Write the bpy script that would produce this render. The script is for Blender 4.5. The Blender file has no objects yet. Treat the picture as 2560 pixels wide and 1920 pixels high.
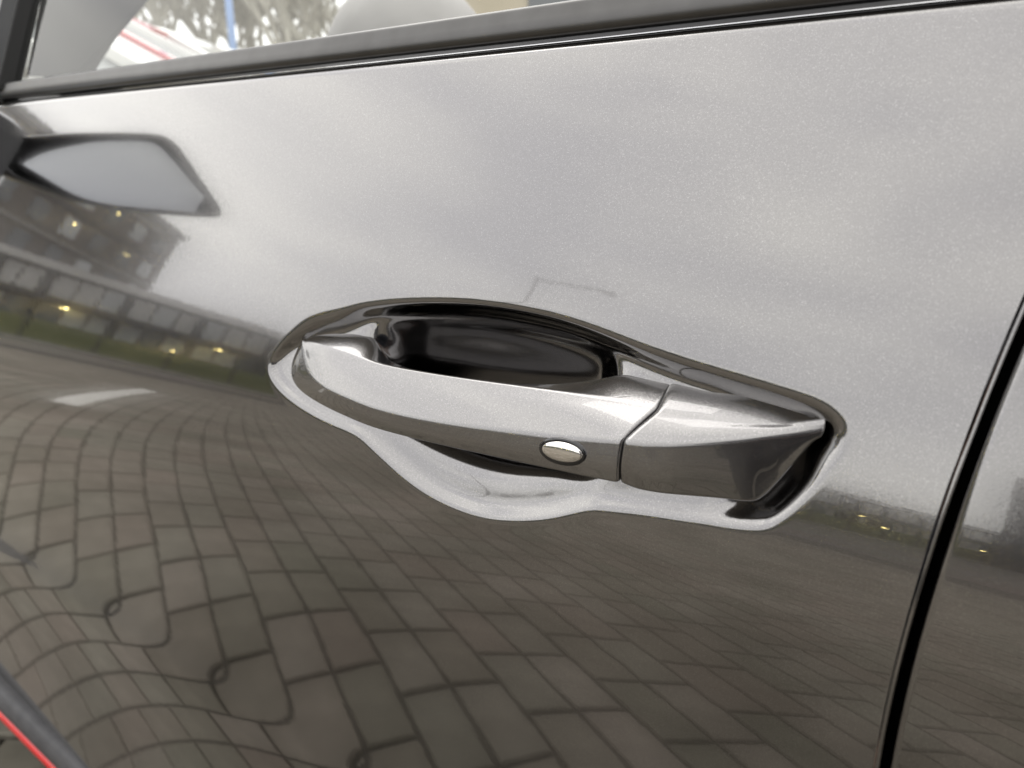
import bpy, bmesh, math, random
import numpy as np
from mathutils import Vector, Matrix, Quaternion
random.seed(7); rng = np.random.default_rng(7)
S = bpy.context.scene
COL = S.collection
R = math.radians

# ------------------------------------------------------------------ camera
CAM = np.array([0.195, -0.247, 0.976])
YAW, PIT = R(37.0), R(16.8)
cf = np.array([-math.sin(YAW)*math.cos(PIT), math.cos(YAW)*math.cos(PIT), -math.sin(PIT)])
cr = np.array([math.cos(YAW), math.sin(YAW), 0.0]); cu = np.cross(cr, cf)
cd = bpy.data.cameras.new('camera'); cam = bpy.data.objects.new('camera', cd); COL.objects.link(cam)
cam.matrix_world = Matrix(((cr[0], cu[0], -cf[0], CAM[0]), (cr[1], cu[1], -cf[1], CAM[1]), (cr[2], cu[2], -cf[2], CAM[2]), (0, 0, 0, 1)))
cd.sensor_width = 36; cd.lens = 36*1923/2560; cd.clip_start = 0.005; cd.clip_end = 2000
cd.dof.use_dof = True; cd.dof.focus_distance = 0.33; cd.dof.aperture_fstop = 11.0
S.camera = cam

# ------------------------------------------------------------------ sky and sun (bright overcast)
W = bpy.data.worlds.new('World'); S.world = W; W.use_nodes = True
wn, wl = W.node_tree.nodes, W.node_tree.links
for n in list(wn): wn.remove(n)
def WN(t, **k):
    n = wn.new(t)
    for a, b in k.items(): setattr(n, a, b)
    return n
SUN_EL, SUN_AZ = R(50), R(296)
sky = WN('ShaderNodeTexSky', sky_type='NISHITA', sun_disc=False, sun_elevation=SUN_EL, sun_rotation=SUN_AZ)
tc = WN('ShaderNodeTexCoord'); mp = WN('ShaderNodeMapping'); mp.inputs['Scale'].default_value = (1.0, 1.0, 3.2)
mp.inputs['Location'].default_value = (0.35, 0.1, 0.2)
nz = WN('ShaderNodeTexNoise'); nz.inputs['Scale'].default_value = 2.6; nz.inputs['Detail'].default_value = 3.0; nz.inputs['Roughness'].default_value = 0.5
nz.inputs['Distortion'].default_value = 0.3
rp = WN('ShaderNodeValToRGB'); e = rp.color_ramp.elements
e[0].position = 0.36; e[0].color = (11.4, 11.2, 11.2, 1); e[1].position = 0.66; e[1].color = (15.4, 15.1, 14.3, 1)
sdv = (math.sin(SUN_AZ)*math.cos(SUN_EL), math.cos(SUN_AZ)*math.cos(SUN_EL), math.sin(SUN_EL))
dt = WN('ShaderNodeVectorMath', operation='DOT_PRODUCT'); dt.inputs[1].default_value = sdv
mr = WN('ShaderNodeMapRange', interpolation_type='SMOOTHSTEP'); mr.inputs['From Min'].default_value = -.2; mr.inputs['From Max'].default_value = 1.; mr.inputs['To Min'].default_value = .86; mr.inputs['To Max'].default_value = 1.18
sm = WN('ShaderNodeVectorMath', operation='SCALE')
wl.new(tc.outputs['Generated'], dt.inputs[0]); wl.new(dt.outputs['Value'], mr.inputs['Value']); wl.new(mr.outputs['Result'], sm.inputs['Scale']); wl.new(rp.outputs['Color'], sm.inputs[0])
mx = WN('ShaderNodeMix', data_type='RGBA'); mx.inputs['Factor'].default_value = 0.9
bg = WN('ShaderNodeBackground'); bg.inputs['Strength'].default_value = 0.1
ow = WN('ShaderNodeOutputWorld')
wl.new(tc.outputs['Generated'], mp.inputs['Vector']); wl.new(mp.outputs['Vector'], nz.inputs['Vector'])
wl.new(nz.outputs['Fac'], rp.inputs['Fac'])
wl.new(sky.outputs['Color'], mx.inputs['A']); wl.new(sm.outputs[0], mx.inputs['B'])
wl.new(mx.outputs['Result'], bg.inputs['Color']); wl.new(bg.outputs['Background'], ow.inputs['Surface'])
sd = bpy.data.lights.new('sun', 'SUN'); sd.energy = 0.5; sd.angle = R(35); sd.color = (1, 0.97, 0.92)
sun = bpy.data.objects.new('sun', sd); COL.objects.link(sun)
sv = Vector((math.sin(SUN_AZ)*math.cos(SUN_EL), math.cos(SUN_AZ)*math.cos(SUN_EL), math.sin(SUN_EL)))
sun.rotation_euler = sv.to_track_quat('Z', 'Y').to_euler(); sun.location = (0, 0, 30)
S.view_settings.view_transform = 'Standard'; S.view_settings.look = 'None'; S.view_settings.gamma = 1
S.view_settings.exposure = 0.45
S.view_settings.use_curve_mapping = False

# ------------------------------------------------------------------ materials
def mat(name, col=(.5,.5,.5), rough=.5, metal=0., coat=0., spec=.5, build=None, **kw):
    m = bpy.data.materials.new(name); m.use_nodes = True
    nt = m.node_tree; b = nt.nodes['Principled BSDF']
    b.inputs['Base Color'].default_value = (*col, 1); b.inputs['Roughness'].default_value = rough
    b.inputs['Metallic'].default_value = metal; b.inputs['Coat Weight'].default_value = coat
    b.inputs['Coat Roughness'].default_value = kw.get('coat_rough', 0.02)
    b.inputs['Specular IOR Level'].default_value = spec
    if build: build(nt, b)
    return m
def noise_col(c1, c2, scale, detail=4, rough_amp=None, bump=0., coord='Object', rand=0.):
    def f(nt, b):
        N, L = nt.nodes, nt.links
        t = N.new('ShaderNodeTexCoord'); n = N.new('ShaderNodeTexNoise'); n.inputs['Scale'].default_value = scale
        n.inputs['Detail'].default_value = detail; L.new(t.outputs[coord], n.inputs['Vector'])
        r = N.new('ShaderNodeValToRGB'); r.color_ramp.elements[0].color = (*c1, 1); r.color_ramp.elements[1].color = (*c2, 1)
        r.color_ramp.elements[0].position = .3; r.color_ramp.elements[1].position = .7
        L.new(n.outputs['Fac'], r.inputs['Fac'])
        if rand:
            oi = N.new('ShaderNodeObjectInfo'); at = N.new('ShaderNodeAttribute'); at.attribute_name = 'tone'
            ge = N.new('ShaderNodeNewGeometry'); n3 = N.new('ShaderNodeTexNoise'); n3.inputs['Scale'].default_value = 1.7; n3.inputs['Detail'].default_value = 5; L.new(ge.outputs['Position'], n3.inputs['Vector'])
            r3 = N.new('ShaderNodeValToRGB'); r3.color_ramp.elements[0].position = .3; r3.color_ramp.elements[0].color = (.66, .65, .62, 1); r3.color_ramp.elements[1].position = .62; r3.color_ramp.elements[1].color = (1.08, 1.07, 1.06, 1)
            L.new(n3.outputs['Fac'], r3.inputs['Fac']); m3 = N.new('ShaderNodeMix'); m3.data_type = 'RGBA'; m3.blend_type = 'MULTIPLY'; m3.inputs['Factor'].default_value = 1.
            L.new(r.outputs['Color'], m3.inputs['A']); L.new(r3.outputs['Color'], m3.inputs['B']); r = type('o', (), {'outputs': {'Color': m3.outputs['Result']}})
            hs = N.new('ShaderNodeMix'); hs.data_type = 'RGBA'; hs.blend_type = 'MULTIPLY'; hs.inputs['Factor'].default_value = rand
            ad = N.new('ShaderNodeMath'); ad.operation = 'ADD'; L.new(oi.outputs['Random'], ad.inputs[0]); L.new(at.outputs['Fac'], ad.inputs[1])
            fr = N.new('ShaderNodeMath'); fr.operation = 'FRACT'; L.new(ad.outputs[0], fr.inputs[0])
            r2 = N.new('ShaderNodeValToRGB'); el = r2.color_ramp.elements
            el[0].color = (.62, .66, .56, 1); el[1].color = (1, .95, .9, 1)
            q = el.new(.35); q.color = (.85, .78, .72, 1); q = el.new(.7); q.color = (.78, .8, .72, 1)
            L.new(fr.outputs[0], r2.inputs['Fac'])
            L.new(r.outputs['Color'], hs.inputs['A']); L.new(r2.outputs['Color'], hs.inputs['B']); L.new(hs.outputs['Result'], b.inputs['Base Color'])
        else:
            L.new(r.outputs['Color'], b.inputs['Base Color'])
        if bump:
            bp = N.new('ShaderNodeBump'); bp.inputs['Strength'].default_value = bump; bp.inputs['Distance'].default_value = .002
            n2 = N.new('ShaderNodeTexNoise'); n2.inputs['Scale'].default_value = scale*12; L.new(t.outputs[coord], n2.inputs['Vector'])
            L.new(n2.outputs['Fac'], bp.inputs['Height']); L.new(bp.outputs['Normal'], b.inputs['Normal'])
    return f
def paint_nodes(nt, b, tilt=.022):
    """metal-flake base under a clear coat: tiny cells tilt the flakes and vary their brightness"""
    N, L = nt.nodes, nt.links
    t = N.new('ShaderNodeTexCoord')
    v = N.new('ShaderNodeTexVoronoi'); v.inputs['Scale'].default_value = 3400; L.new(t.outputs['Object'], v.inputs['Vector'])
    sep = N.new('ShaderNodeSeparateColor'); L.new(v.outputs['Color'], sep.inputs['Color'])
    rp = N.new('ShaderNodeValToRGB'); el = rp.color_ramp.elements
    el[0].position = 0; el[0].color = (.215, .209, .208, 1); el[1].position = 1; el[1].color = (.34, .332, .33, 1)
    q = el.new(.88); q.color = (.255, .248, .247, 1)
    L.new(sep.outputs[0], rp.inputs['Fac']); L.new(rp.outputs['Color'], b.inputs['Base Color'])
    # flake tilt: normal + small random vector
    g = N.new('ShaderNodeNewGeometry'); sb = N.new('ShaderNodeVectorMath'); sb.operation = 'SUBTRACT'; sb.inputs[1].default_value = (.5, .5, .5)
    L.new(v.outputs['Color'], sb.inputs[0])
    sc = N.new('ShaderNodeVectorMath'); sc.operation = 'SCALE'; sc.inputs['Scale'].default_value = tilt; L.new(sb.outputs[0], sc.inputs[0])
    ad = N.new('ShaderNodeVectorMath'); ad.operation = 'ADD'; L.new(g.outputs['Normal'], ad.inputs[0]); L.new(sc.outputs[0], ad.inputs[1])
    nm = N.new('ShaderNodeVectorMath'); nm.operation = 'NORMALIZE'; L.new(ad.outputs[0], nm.inputs[0]); L.new(nm.outputs[0], b.inputs['Normal'])
    b.inputs['Coat IOR'].default_value = 1.75
    # faint orange peel in the clear coat
    n = N.new('ShaderNodeTexNoise'); n.inputs['Scale'].default_value = 95; n.inputs['Detail'].default_value = 1.; L.new(t.outputs['Object'], n.inputs['Vector'])
    bp = N.new('ShaderNodeBump'); bp.inputs['Strength'].default_value = 1.; bp.inputs['Distance'].default_value = .000016
    L.new(n.outputs['Fac'], bp.inputs['Height']); L.new(bp.outputs['Normal'], b.inputs['Coat Normal'])
M = {}
M['paint'] = mat('grey_metallic_paint', (.28,.27,.27), .125, 1., 1., build=paint_nodes, coat_rough=.006)
M['handle_paint'] = mat('grey_metallic_handle_paint', (.28,.27,.27), .27, 1., 1., build=lambda nt, b: paint_nodes(nt, b, .07), coat_rough=.01)
M['satin'] = mat('satin_grey_trim', (.1,.098,.096), .32, 1., .3, build=noise_col((.09,.088,.086), (.11,.108,.106), 60), coat_rough=.3)
M['rubber'] = mat('black_rubber', (.008,.008,.008), .55)
M['black'] = mat('inner_black', (.004,.004,.004), .8, spec=.2)
M['gloss_black'] = mat('gloss_black_plastic', (.006,.006,.007), .12, 0., .6)
M['clad'] = mat('grey_cladding', (.07,.07,.075), .5, build=noise_col((.055,.055,.06), (.085,.085,.09), 60, bump=.3))
M['red'] = mat('red_trim', (.72,.012,.015), .35, 0., .5, build=noise_col((.70,.011,.014), (.76,.014,.017), 20))
M['chrome'] = mat('chrome', (.93,.91,.88), .03, 1., build=noise_col((.92,.90,.87), (.95,.93,.90), 40))
M['mirror'] = mat('mirror_glass', (.62,.64,.66), .02, 1.)
M['dash'] = mat('dashboard_plastic', (.03,.03,.03), .5, build=noise_col((.025,.025,.025), (.04,.04,.04), 50))
M['cowl'] = mat('sky_sheen_vinyl', (.42,.40,.39), .6, build=noise_col((.40,.38,.37), (.46,.44,.43), 30))  # sky reflection of the side window put into the hood's pale grey
M['trim'] = mat('pillar_trim', (.045,.043,.04), .6, build=noise_col((.04,.038,.036), (.055,.052,.05), 30))
M['paver'] = mat('concrete_paver', (.4,.38,.35), .85, build=noise_col((.20,.184,.166), (.275,.254,.230), 14, bump=.25, rand=.85), spec=.25)
M['joint'] = mat('paver_joint', (.07,.06,.05), .95, build=noise_col((.022,.019,.015), (.045,.04,.03), 6, coord='Generated'))
M['white_line'] = mat('road_paint', (.75,.74,.70), .7, build=noise_col((.62,.61,.57), (.80,.79,.75), 9))
M['kerb'] = mat('kerb_stone', (.30,.29,.27), .85, build=noise_col((.22,.21,.19), (.34,.33,.31), 3))
M['green'] = mat('green_tile', (.14,.15,.06), .6, build=noise_col((.10,.115,.045), (.19,.195,.085), 1.2))
M['brick'] = mat('brown_facade', (.2,.17,.145), .8, build=noise_col((.11,.092,.078), (.175,.148,.126), .8))
M['white_wall'] = mat('white_facade', (.62,.61,.59), .7, build=noise_col((.55,.54,.52), (.68,.67,.65), .7))
M['dark_facade'] = mat('dark_facade', (.06,.055,.055), .7, build=noise_col((.045,.04,.04), (.085,.078,.076), .9))
M['frame'] = mat('window_frame', (.10,.09,.085), .5)
M['win'] = mat('window_glass', (.09,.10,.11), .06, 0., 0., .8)
M['win_pale'] = mat('window_glass_pale', (.55,.57,.58), .12, 0., 0., .8)
M['lawn'] = mat('grass', (.07,.08,.03), .95, build=noise_col((.05,.065,.02), (.10,.11,.045), 5))
M['bark'] = mat('bark', (.12,.10,.08), .9, build=noise_col((.08,.065,.05), (.17,.145,.115), 20))
M['twig'] = mat('haze_pale_twigs', (.5,.48,.42), .9, build=noise_col((.55,.53,.46), (.70,.68,.60), 2))  # bright distant haze put into the twig colour
M['tyre'] = mat('tyre', (.02,.02,.02), .8)
M['alloy'] = mat('alloy_rim', (.5,.5,.5), .35, 1.)
M['beige'] = mat('beige_render', (.58,.50,.36), .8, build=noise_col((.52,.45,.32), (.64,.56,.42), .8))
M['blue'] = mat('blue_paint', (.28,.42,.72), .5)
M['jacket'] = mat('dark_jacket', (.018,.018,.022), .85, build=noise_col((.012,.012,.016), (.028,.028,.034), 30))
M['skin'] = mat('skin', (.45,.28,.21), .5, build=noise_col((.42,.25,.19), (.5,.31,.235), 60))
M['hair'] = mat('dark_hair', (.02,.014,.01), .6)
M['jeans'] = mat('dark_trousers', (.02,.024,.035), .85)
M['phone'] = mat('phone_case', (.012,.012,.014), .3)
def carpaint(name, c):
    return mat(name, c, .35, .2, 1., build=noise_col(tuple(q*.95 for q in c), tuple(min(1, q*1.04) for q in c), 3))
M['car_white'] = carpaint('white_car_paint', (.80,.80,.78)); M['car_red'] = carpaint('red_car_paint', (.50,.03,.035))
M['car_silver'] = carpaint('silver_car_paint', (.55,.56,.56)); M['car_dark'] = carpaint('dark_car_paint', (.05,.05,.055))
def glow(name, c, s):
    m = mat(name, c, .4); b = m.node_tree.nodes['Principled BSDF']
    b.inputs['Emission Color'].default_value = (*c, 1); b.inputs['Emission Strength'].default_value = s; return m
M['lamp'] = glow('warm_lamp', (1, .80, .30), 22.); M['lamp'].cycles.emission_sampling = 'NONE'
def glass_mat(name, tint=(.90,.92,.90)):
    m = bpy.data.materials.new(name); m.use_nodes = True; N, L = m.node_tree.nodes, m.node_tree.links
    for n in list(N): N.remove(n)
    o = N.new('ShaderNodeOutputMaterial'); t = N.new('ShaderNodeBsdfTransparent'); t.inputs['Color'].default_value = (*tint, 1)
    g = N.new('ShaderNodeBsdfGlossy'); g.inputs['Roughness'].default_value = .0
    f = N.new('ShaderNodeFresnel'); f.inputs['IOR'].default_value = 1.5; x = N.new('ShaderNodeMixShader')
    L.new(f.outputs[0], x.inputs[0]); L.new(t.outputs[0], x.inputs[1]); L.new(g.outputs[0], x.inputs[2]); L.new(x.outputs[0], o.inputs['Surface'])
    return m
M['glass'] = glass_mat('window_pane')

# ------------------------------------------------------------------ helpers
def link(name, me, m=None, parent=None, **tags):
    o = bpy.data.objects.new(name, me); COL.objects.link(o)
    if parent: o.parent = parent
    if me and m and not me.materials: me.materials.append(m)
    for k, v in tags.items(): o[k] = v
    return o
def mesh(name, v, f, smooth=False, normals=None):
    me = bpy.data.meshes.new(name); me.from_pydata([tuple(map(float, p)) for p in v], [], f); me.update()
    if smooth: me.polygons.foreach_set('use_smooth', [True]*len(me.polygons))
    if normals is not None: me.normals_split_custom_set_from_vertices([tuple(map(float, p)) for p in normals])
    return me
def obj(name, v, f, m, parent=None, smooth=False, normals=None, **tags):
    return link(name, mesh(name, v, f, smooth, normals), m, parent, **tags)
def empty(name, loc=(0,0,0), rz=0., **tags):
    o = bpy.data.objects.new(name, None); COL.objects.link(o); o.location = loc; o.rotation_euler = (0,0,rz); o.empty_display_size = .1
    for k, v in tags.items(): o[k] = v
    return o
def bmobj(name, bm, m, parent=None, smooth=False, **tags):
    me = bpy.data.meshes.new(name); bm.to_mesh(me); bm.free()
    if smooth: me.polygons.foreach_set('use_smooth', [True]*len(me.polygons))
    return link(name, me, m, parent, **tags)
def boxbm(sx, sy, sz, c=(0,0,0), bev=0., seg=2, rot=None):
    bm = bmesh.new(); bmesh.ops.create_cube(bm, size=1)
    bmesh.ops.scale(bm, vec=(sx, sy, sz), verts=bm.verts)
    if bev: bmesh.ops.bevel(bm, geom=bm.edges[:], offset=bev, segments=seg, affect='EDGES', profile=.5)
    if rot: bmesh.ops.rotate(bm, verts=bm.verts, cent=(0,0,0), matrix=rot)
    bmesh.ops.translate(bm, verts=bm.verts, vec=c); return bm
def box(name, sx, sy, sz, c, m, parent=None, bev=0., rot=None, **tags):
    return bmobj(name, boxbm(sx, sy, sz, c, bev, 2, rot), m, parent, **tags)
def spl(x, y, q):
    """natural cubic spline; y may have several columns"""
    x = np.asarray(x, float); y = np.asarray(y, float); q = np.asarray(q, float); one = y.ndim == 1
    if one: y = y[:, None]
    n = len(x); h = np.diff(x); A = np.zeros((n, n)); b = np.zeros((n, y.shape[1])); A[0,0] = A[-1,-1] = 1
    for i in range(1, n-1):
        A[i,i-1] = h[i-1]; A[i,i] = 2*(h[i-1]+h[i]); A[i,i+1] = h[i]
        b[i] = 3*((y[i+1]-y[i])/h[i]-(y[i]-y[i-1])/h[i-1])
    c = np.linalg.solve(A, b); i = np.clip(np.searchsorted(x, q)-1, 0, n-2); hh = (x[i+1]-x[i])[:, None]; d = (q-x[i])[:, None]
    r = y[i]+((y[i+1]-y[i])/hh-hh*(2*c[i]+c[i+1])/3)*d+c[i]*d*d+(c[i+1]-c[i])/(3*hh)*d**3
    return r[:, 0] if one else r
def gauss(a, sig, axis):
    k = int(3*sig+1); w = np.exp(-.5*(np.arange(-k, k+1)/sig)**2); w /= w.sum()
    pad = [(0,0)]*a.ndim; pad[axis] = (k, k); b = np.pad(a, pad, mode='edge'); out = np.zeros_like(a)
    for i, q in enumerate(w):
        sl = [slice(None)]*a.ndim; sl[axis] = slice(i, i+a.shape[axis]); out += q*b[tuple(sl)]
    return out

# ================================================================== THE CAR
# side skin: tilt of the surface against height along the shoulder line
SL = .066
KW = np.array([-.47,-.43,-.375,-.325,-.285,-.248,-.22,-.17,-.13,-.095,-.06,-.03,0.,.03,.07,.12,.2])
KT = np.radians([24,20,12,1,-8.5,-11.6,-11.25,-9.93,-8.47,-5.67,-1.37,4.6,12,15.2,16.8,17.6,18])
WW = np.linspace(-.6, .4, 10001); TT = np.tan(spl(KW, KT, np.clip(WW, -.47, .2)))
YY = np.concatenate([[0], np.cumsum((TT[1:]+TT[:-1])/2*np.diff(WW))]); YY -= np.interp(0, WW, YY)
def wof(x, z): return z-.838-SL*(np.asarray(x)+.17)
def y0(x, z): return np.interp(wof(x, z), WW, YY)-.0113*np.asarray(x)**2-.028*np.asarray(x)
def grad0(x, z):
    t = np.interp(wof(x, z), WW, TT); return -SL*t-.0226*np.asarray(x)-.028, t
def pix(px, py, off=0.):
    """trace a measured outline point on to the skin, off metres inside it (2212-px measure)"""
    d = cf*1923+cr*(px*2560/2212-1280)-cu*(py*2560/2212-960); d = d/np.linalg.norm(d); y = 0.
    for _ in range(40):
        h = CAM+d*((y-CAM[1])/d[1]); y = float(y0(h[0], h[2]))+off
    return h

car = empty('parked_car', (0, 0, 0), label='dark grey metallic car seen close at its front door handle', category='car')

# ---- handle recess: a shallow pocket round the handle and a deeper finger scoop behind the grip
PK = np.array([(-.1731,.8583),(-.1662,.8685),(-.1521,.8825),(-.1297,.8922),(-.0973,.8998),(-.0741,.9042),(-.0463,.9078),(-.0153,.9098),(.0207,.9090),(.0509,.9055),(.0758,.9022),(.1035,.8993),(.1265,.8968),(.1346,.8946),(.1396,.8910),(.1403,.8866),(.1387,.8808),(.1343,.8722),(.1276,.8612),(.1222,.8550),(.1156,.8521),(.0953,.8478),(.0766,.8448),(.0600,.8415),(.0499,.8388),(.0347,.8309),(.0181,.8244),(.0,.8197),(-.0167,.8183),(-.0345,.8193),(-.0535,.8234),(-.0705,.8296),(-.085,.8352),(-.0961,.8378),(-.1191,.8391),(-.1441,.8429),(-.1647,.8496)])
def closed_curve(P, n=700):
    k = len(P); ext = np.concatenate([P[-4:], P, P[:4]]); t = np.arange(len(ext)); q = np.linspace(4, 4+k, n, endpoint=False)
    c = spl(t, ext, q)
    c = np.concatenate([c[-30:], c, c[:30]]); c = gauss(c, 4.*n/700, 0)[30:-30]; return c
PC = closed_curve(PK)
RX0, RX1, RZ0, RZ1, RH = -.215, .172, .795, .94, .0006
rx = np.arange(RX0, RX1, RH); rz = np.arange(RZ0, RZ1, RH); GX, GZ = np.meshgrid(rx, rz, indexing='ij')
def sdf(px, pz, C):
    A = C; B = np.roll(C, -1, 0); d2 = np.full(px.shape, 1e9); ins = np.zeros(px.shape, bool)
    for (ax, az), (bx, bz) in zip(A, B):
        ex, ez = bx-ax, bz-az; wx, wz = px-ax, pz-az
        t = np.clip((wx*ex+wz*ez)/(ex*ex+ez*ez), 0, 1); d2 = np.minimum(d2, (wx-ex*t)**2+(wz-ez*t)**2)
        c = (az > pz) != (bz > pz)
        if abs(ez) > 1e-12: ins ^= c & (px < ax+ex*(pz-az)/ez)
    d = np.sqrt(d2); return np.where(ins, d, -d)
SD = gauss(gauss(sdf(GX, GZ, PC[::2]), 2.0, 0), 2.0, 1)
def sstep(a, b, x): t = np.clip((x-a)/(b-a), 0, 1); return t*t*t*(t*(6*t-15)+10)
def smax(a, b, k): return .5*(a+b+np.sqrt((a-b)**2+k*k))
H1, H2 = .0130, .042
def smin(a, b, k): return -smax(-a, -b, k)
low = np.array([(-.176,.8600),(-.1647,.8496),(-.1441,.8429),(-.1191,.8391),(-.0961,.8376),(-.085,.8352),(-.0705,.8296),(-.0535,.8234),(-.0345,.8193),(-.0167,.8183),(0,.8197),(.0181,.8244),(.0347,.8309),(.0499,.8388),(.0630,.8421),(.0766,.8446),(.0953,.8478),(.1156,.8521),(.14,.857)])
top = np.array([(-.13,.8922),(-.0973,.8998),(-.0741,.9042),(-.0463,.9078),(-.0153,.9098),(.0207,.9090),(.0509,.9055),(.0758,.9022),(.1,.8995)])
sb = GZ-gauss(spl(low[:,0], low[:,1], np.clip(rx, -.176, .14)), 8, 0)[:, None]; st_ = gauss(spl(top[:,0], top[:,1], np.clip(rx, -.13, .1)), 8, 0)[:, None]-GZ
sx = smin(GX+.1075-.12*(GZ-.87), .0490+.05*(GZ-.87)-GX, .004)
sb_ = np.clip(sb, -.02, .1)
sbp = np.maximum(sb_, 0)
sb2 = np.clip(GZ-np.minimum(gauss(spl(low[:,0], low[:,1], np.clip(rx, -.176, .14)), 8, 0), .829)[:, None], -.02, .1)
dlow = .0018+.31*sb2+30*np.maximum(sb2-.0110, 0)**2+.028*sstep(.845, .864, GZ)                # gently dished lower side
dup = .020+.42*np.clip(st_, -.02, 1)                              # back wall, leaning outwards at the top
uz = sstep(.845, .861, GZ)
sx = smin((GX+.086+.0215*uz)*(.55+1.15*uz), (.052+.0025*uz-GX)*(.55+1.15*uz), .004)
dup = .016+.36*np.clip(st_, -.02, 1)
scoop = smin(smin(dlow, dup, .010), smin(sx, H2+0*sx, .008), .010)
bl_ = sstep(.836, .856, GZ)
scoop = smin(scoop, -.0042+2.2*SD+.0030*(1-bl_), .003)*(1-bl_)+smin(scoop+.002, -.0030+2.2*SD, .012)*bl_
sc2 = gauss(gauss(scoop, 5, 0), 5, 1); scoop = scoop*(1-bl_)+sc2*bl_
rampw = .0095+.0058*sstep(.866, .884, GZ)*sstep(.010, .090, GX)+.0085*sstep(.866, .884, GZ)*(1-sstep(-.128, -.094, GX))
slow = .17-.05*sstep(.010, .075, GX)
lip = -.0020-.0010*sstep(.872, .894, GZ)
pocket = smin(H1*sstep(lip, rampw, SD), .0019+slow*sb_+.0070*sstep(.092, .128, GX+.25*(GZ-.86)), .0022)*sstep(-.0032, .0012, SD)
kk = .0008+.0040*sstep(.0, .006, SD)
DEP = smax(pocket, np.clip(scoop, -.02, 1), kk)-.5*(np.sqrt(.02**2+kk**2)-.02)
DEP = gauss(gauss(DEP, 2.2, 0), 2.2, 1)
edge = np.minimum(np.minimum(GX-RX0, RX1-GX), np.minimum(GZ-RZ0, RZ1-GZ)); DEP *= sstep(0, .012, edge)
DGX, DGZ = np.gradient(DEP, RH, RH)
def bil(G, x, z):
    i = np.clip((x-RX0)/RH, 0, len(rx)-1.001); j = np.clip((z-RZ0)/RH, 0, len(rz)-1.001)
    a = i.astype(int); b = j.astype(int); fa = i-a; fb = j-b
    return G[a,b]*(1-fa)*(1-fb)+G[a+1,b]*fa*(1-fb)+G[a,b+1]*(1-fa)*fb+G[a+1,b+1]*fa*fb
def in_r(x, z): return (x > RX0) & (x < RX1) & (z > RZ0) & (z < RZ1)

# ---- skin panels
ZT = 1.0165                                   # height of the window line
XG = np.polyfit([.9244,.8825,.8435,.7823], [.1819,.1757,.1716,.1691], 2)
def xgap(z): return np.polyval(XG, np.clip(z, .785, 1.1))
def panel(name, x_lo, x_hi, us, zs, recess, parent, z_top=ZT, z_bot=.395, round_lo=True, round_hi=True):
    """x_lo/x_hi: functions of z; us in 0..1"""
    r = .0026
    zs = np.asarray(zs); us = np.asarray(us); nz_, nu = len(zs), len(us)
    Z = np.repeat(zs[None, :], nu, 0); X = x_lo(Z)+(x_hi(Z)-x_lo(Z))*us[:, None]
    Y = y0(X, Z); gx, gz = grad0(X, Z)
    if recess:
        m = in_r(X, Z); Y = Y+np.where(m, bil(DEP, X, Z), 0); gx = gx+np.where(m, bil(DGX, X, Z), 0); gz = gz+np.where(m, bil(DGZ, X, Z), 0)
    N = np.stack([gx, -np.ones_like(gx), gz], -1); N /= np.linalg.norm(N, axis=-1, keepdims=True)
    P = np.stack([X, Y, Z], -1)
    def hem(P, N, sgn, front, axis, r=r):
        ext_p, ext_n = [], []
        base, bn = (P[0], N[0]) if front else (P[-1], N[-1]); out = np.zeros(3); out[axis] = sgn
        for a in (18, 36, 54, 72, 90):
            a = R(a); ext_p.append(base+out*r*math.sin(a)+np.array([0, 1, 0])*r*(1-math.cos(a))); ext_n.append(bn*math.cos(a)+out*math.sin(a))
        for dpt in (.006, .016):
            ext_p.append(base+out*r+np.array([0, 1, 0])*(r+dpt)); ext_n.append(np.broadcast_to(out, bn.shape))
        ep, en = np.stack(ext_p), np.stack(ext_n)
        if front: return np.concatenate([ep[::-1], P]), np.concatenate([en[::-1], N])
        return np.concatenate([P, ep]), np.concatenate([N, en])
    if round_lo: P, N = hem(P, N, -1, True, 0)
    if round_hi: P, N = hem(P, N, 1, False, 0)
    Pt, Nt = hem(P.transpose(1,0,2), N.transpose(1,0,2), 1, False, 2, .0042); P, N = Pt.transpose(1,0,2), Nt.transpose(1,0,2)
    N = N/np.linalg.norm(N, axis=-1, keepdims=True)
    a, b = P.shape[:2]; idx = np.arange(a*b).reshape(a, b)
    F = np.stack([idx[:-1,:-1], idx[1:,:-1], idx[1:,1:], idx[:-1,1:]], -1).reshape(-1, 4)
    return obj(name, P.reshape(-1, 3), F.tolist(), M['paint'], parent, True, N.reshape(-1, 3))
def graded(lo, hi, a, b, fine, coarse):
    l = np.linspace(lo, a, max(2, int((a-lo)/coarse)+1))[:-1]; m = np.arange(a, b, fine); h = np.linspace(b, hi, max(2, int((hi-b)/coarse)+1))
    return np.concatenate([l, m, h])
XF = -.93
zs_f = graded(.33, ZT, .80, .935, .0009, .006)
us_x = graded(XF, .1778-.0, -.205, .168, .0011, .009); us = (us_x-XF)/(us_x[-1]-XF)
GAPH = .0037
front_door = panel('front_door', lambda z: XF+0*z, lambda z: xgap(z)-GAPH, us, zs_f, True, car)
front_door['label'] = 'dark grey metallic front door panel with recessed handle'
zs_c = np.linspace(.33, ZT, 110)
rear_door = panel('rear_door', lambda z: xgap(z)+GAPH, lambda z: 1.15+0*z, np.linspace(0, 1, 110)**1.5, zs_c, False, car)
fender = panel('front_wing', lambda z: -1.35+0*z, lambda z: XF-.006+0*z, np.linspace(0, 1, 30), zs_c, False, car)

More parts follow.
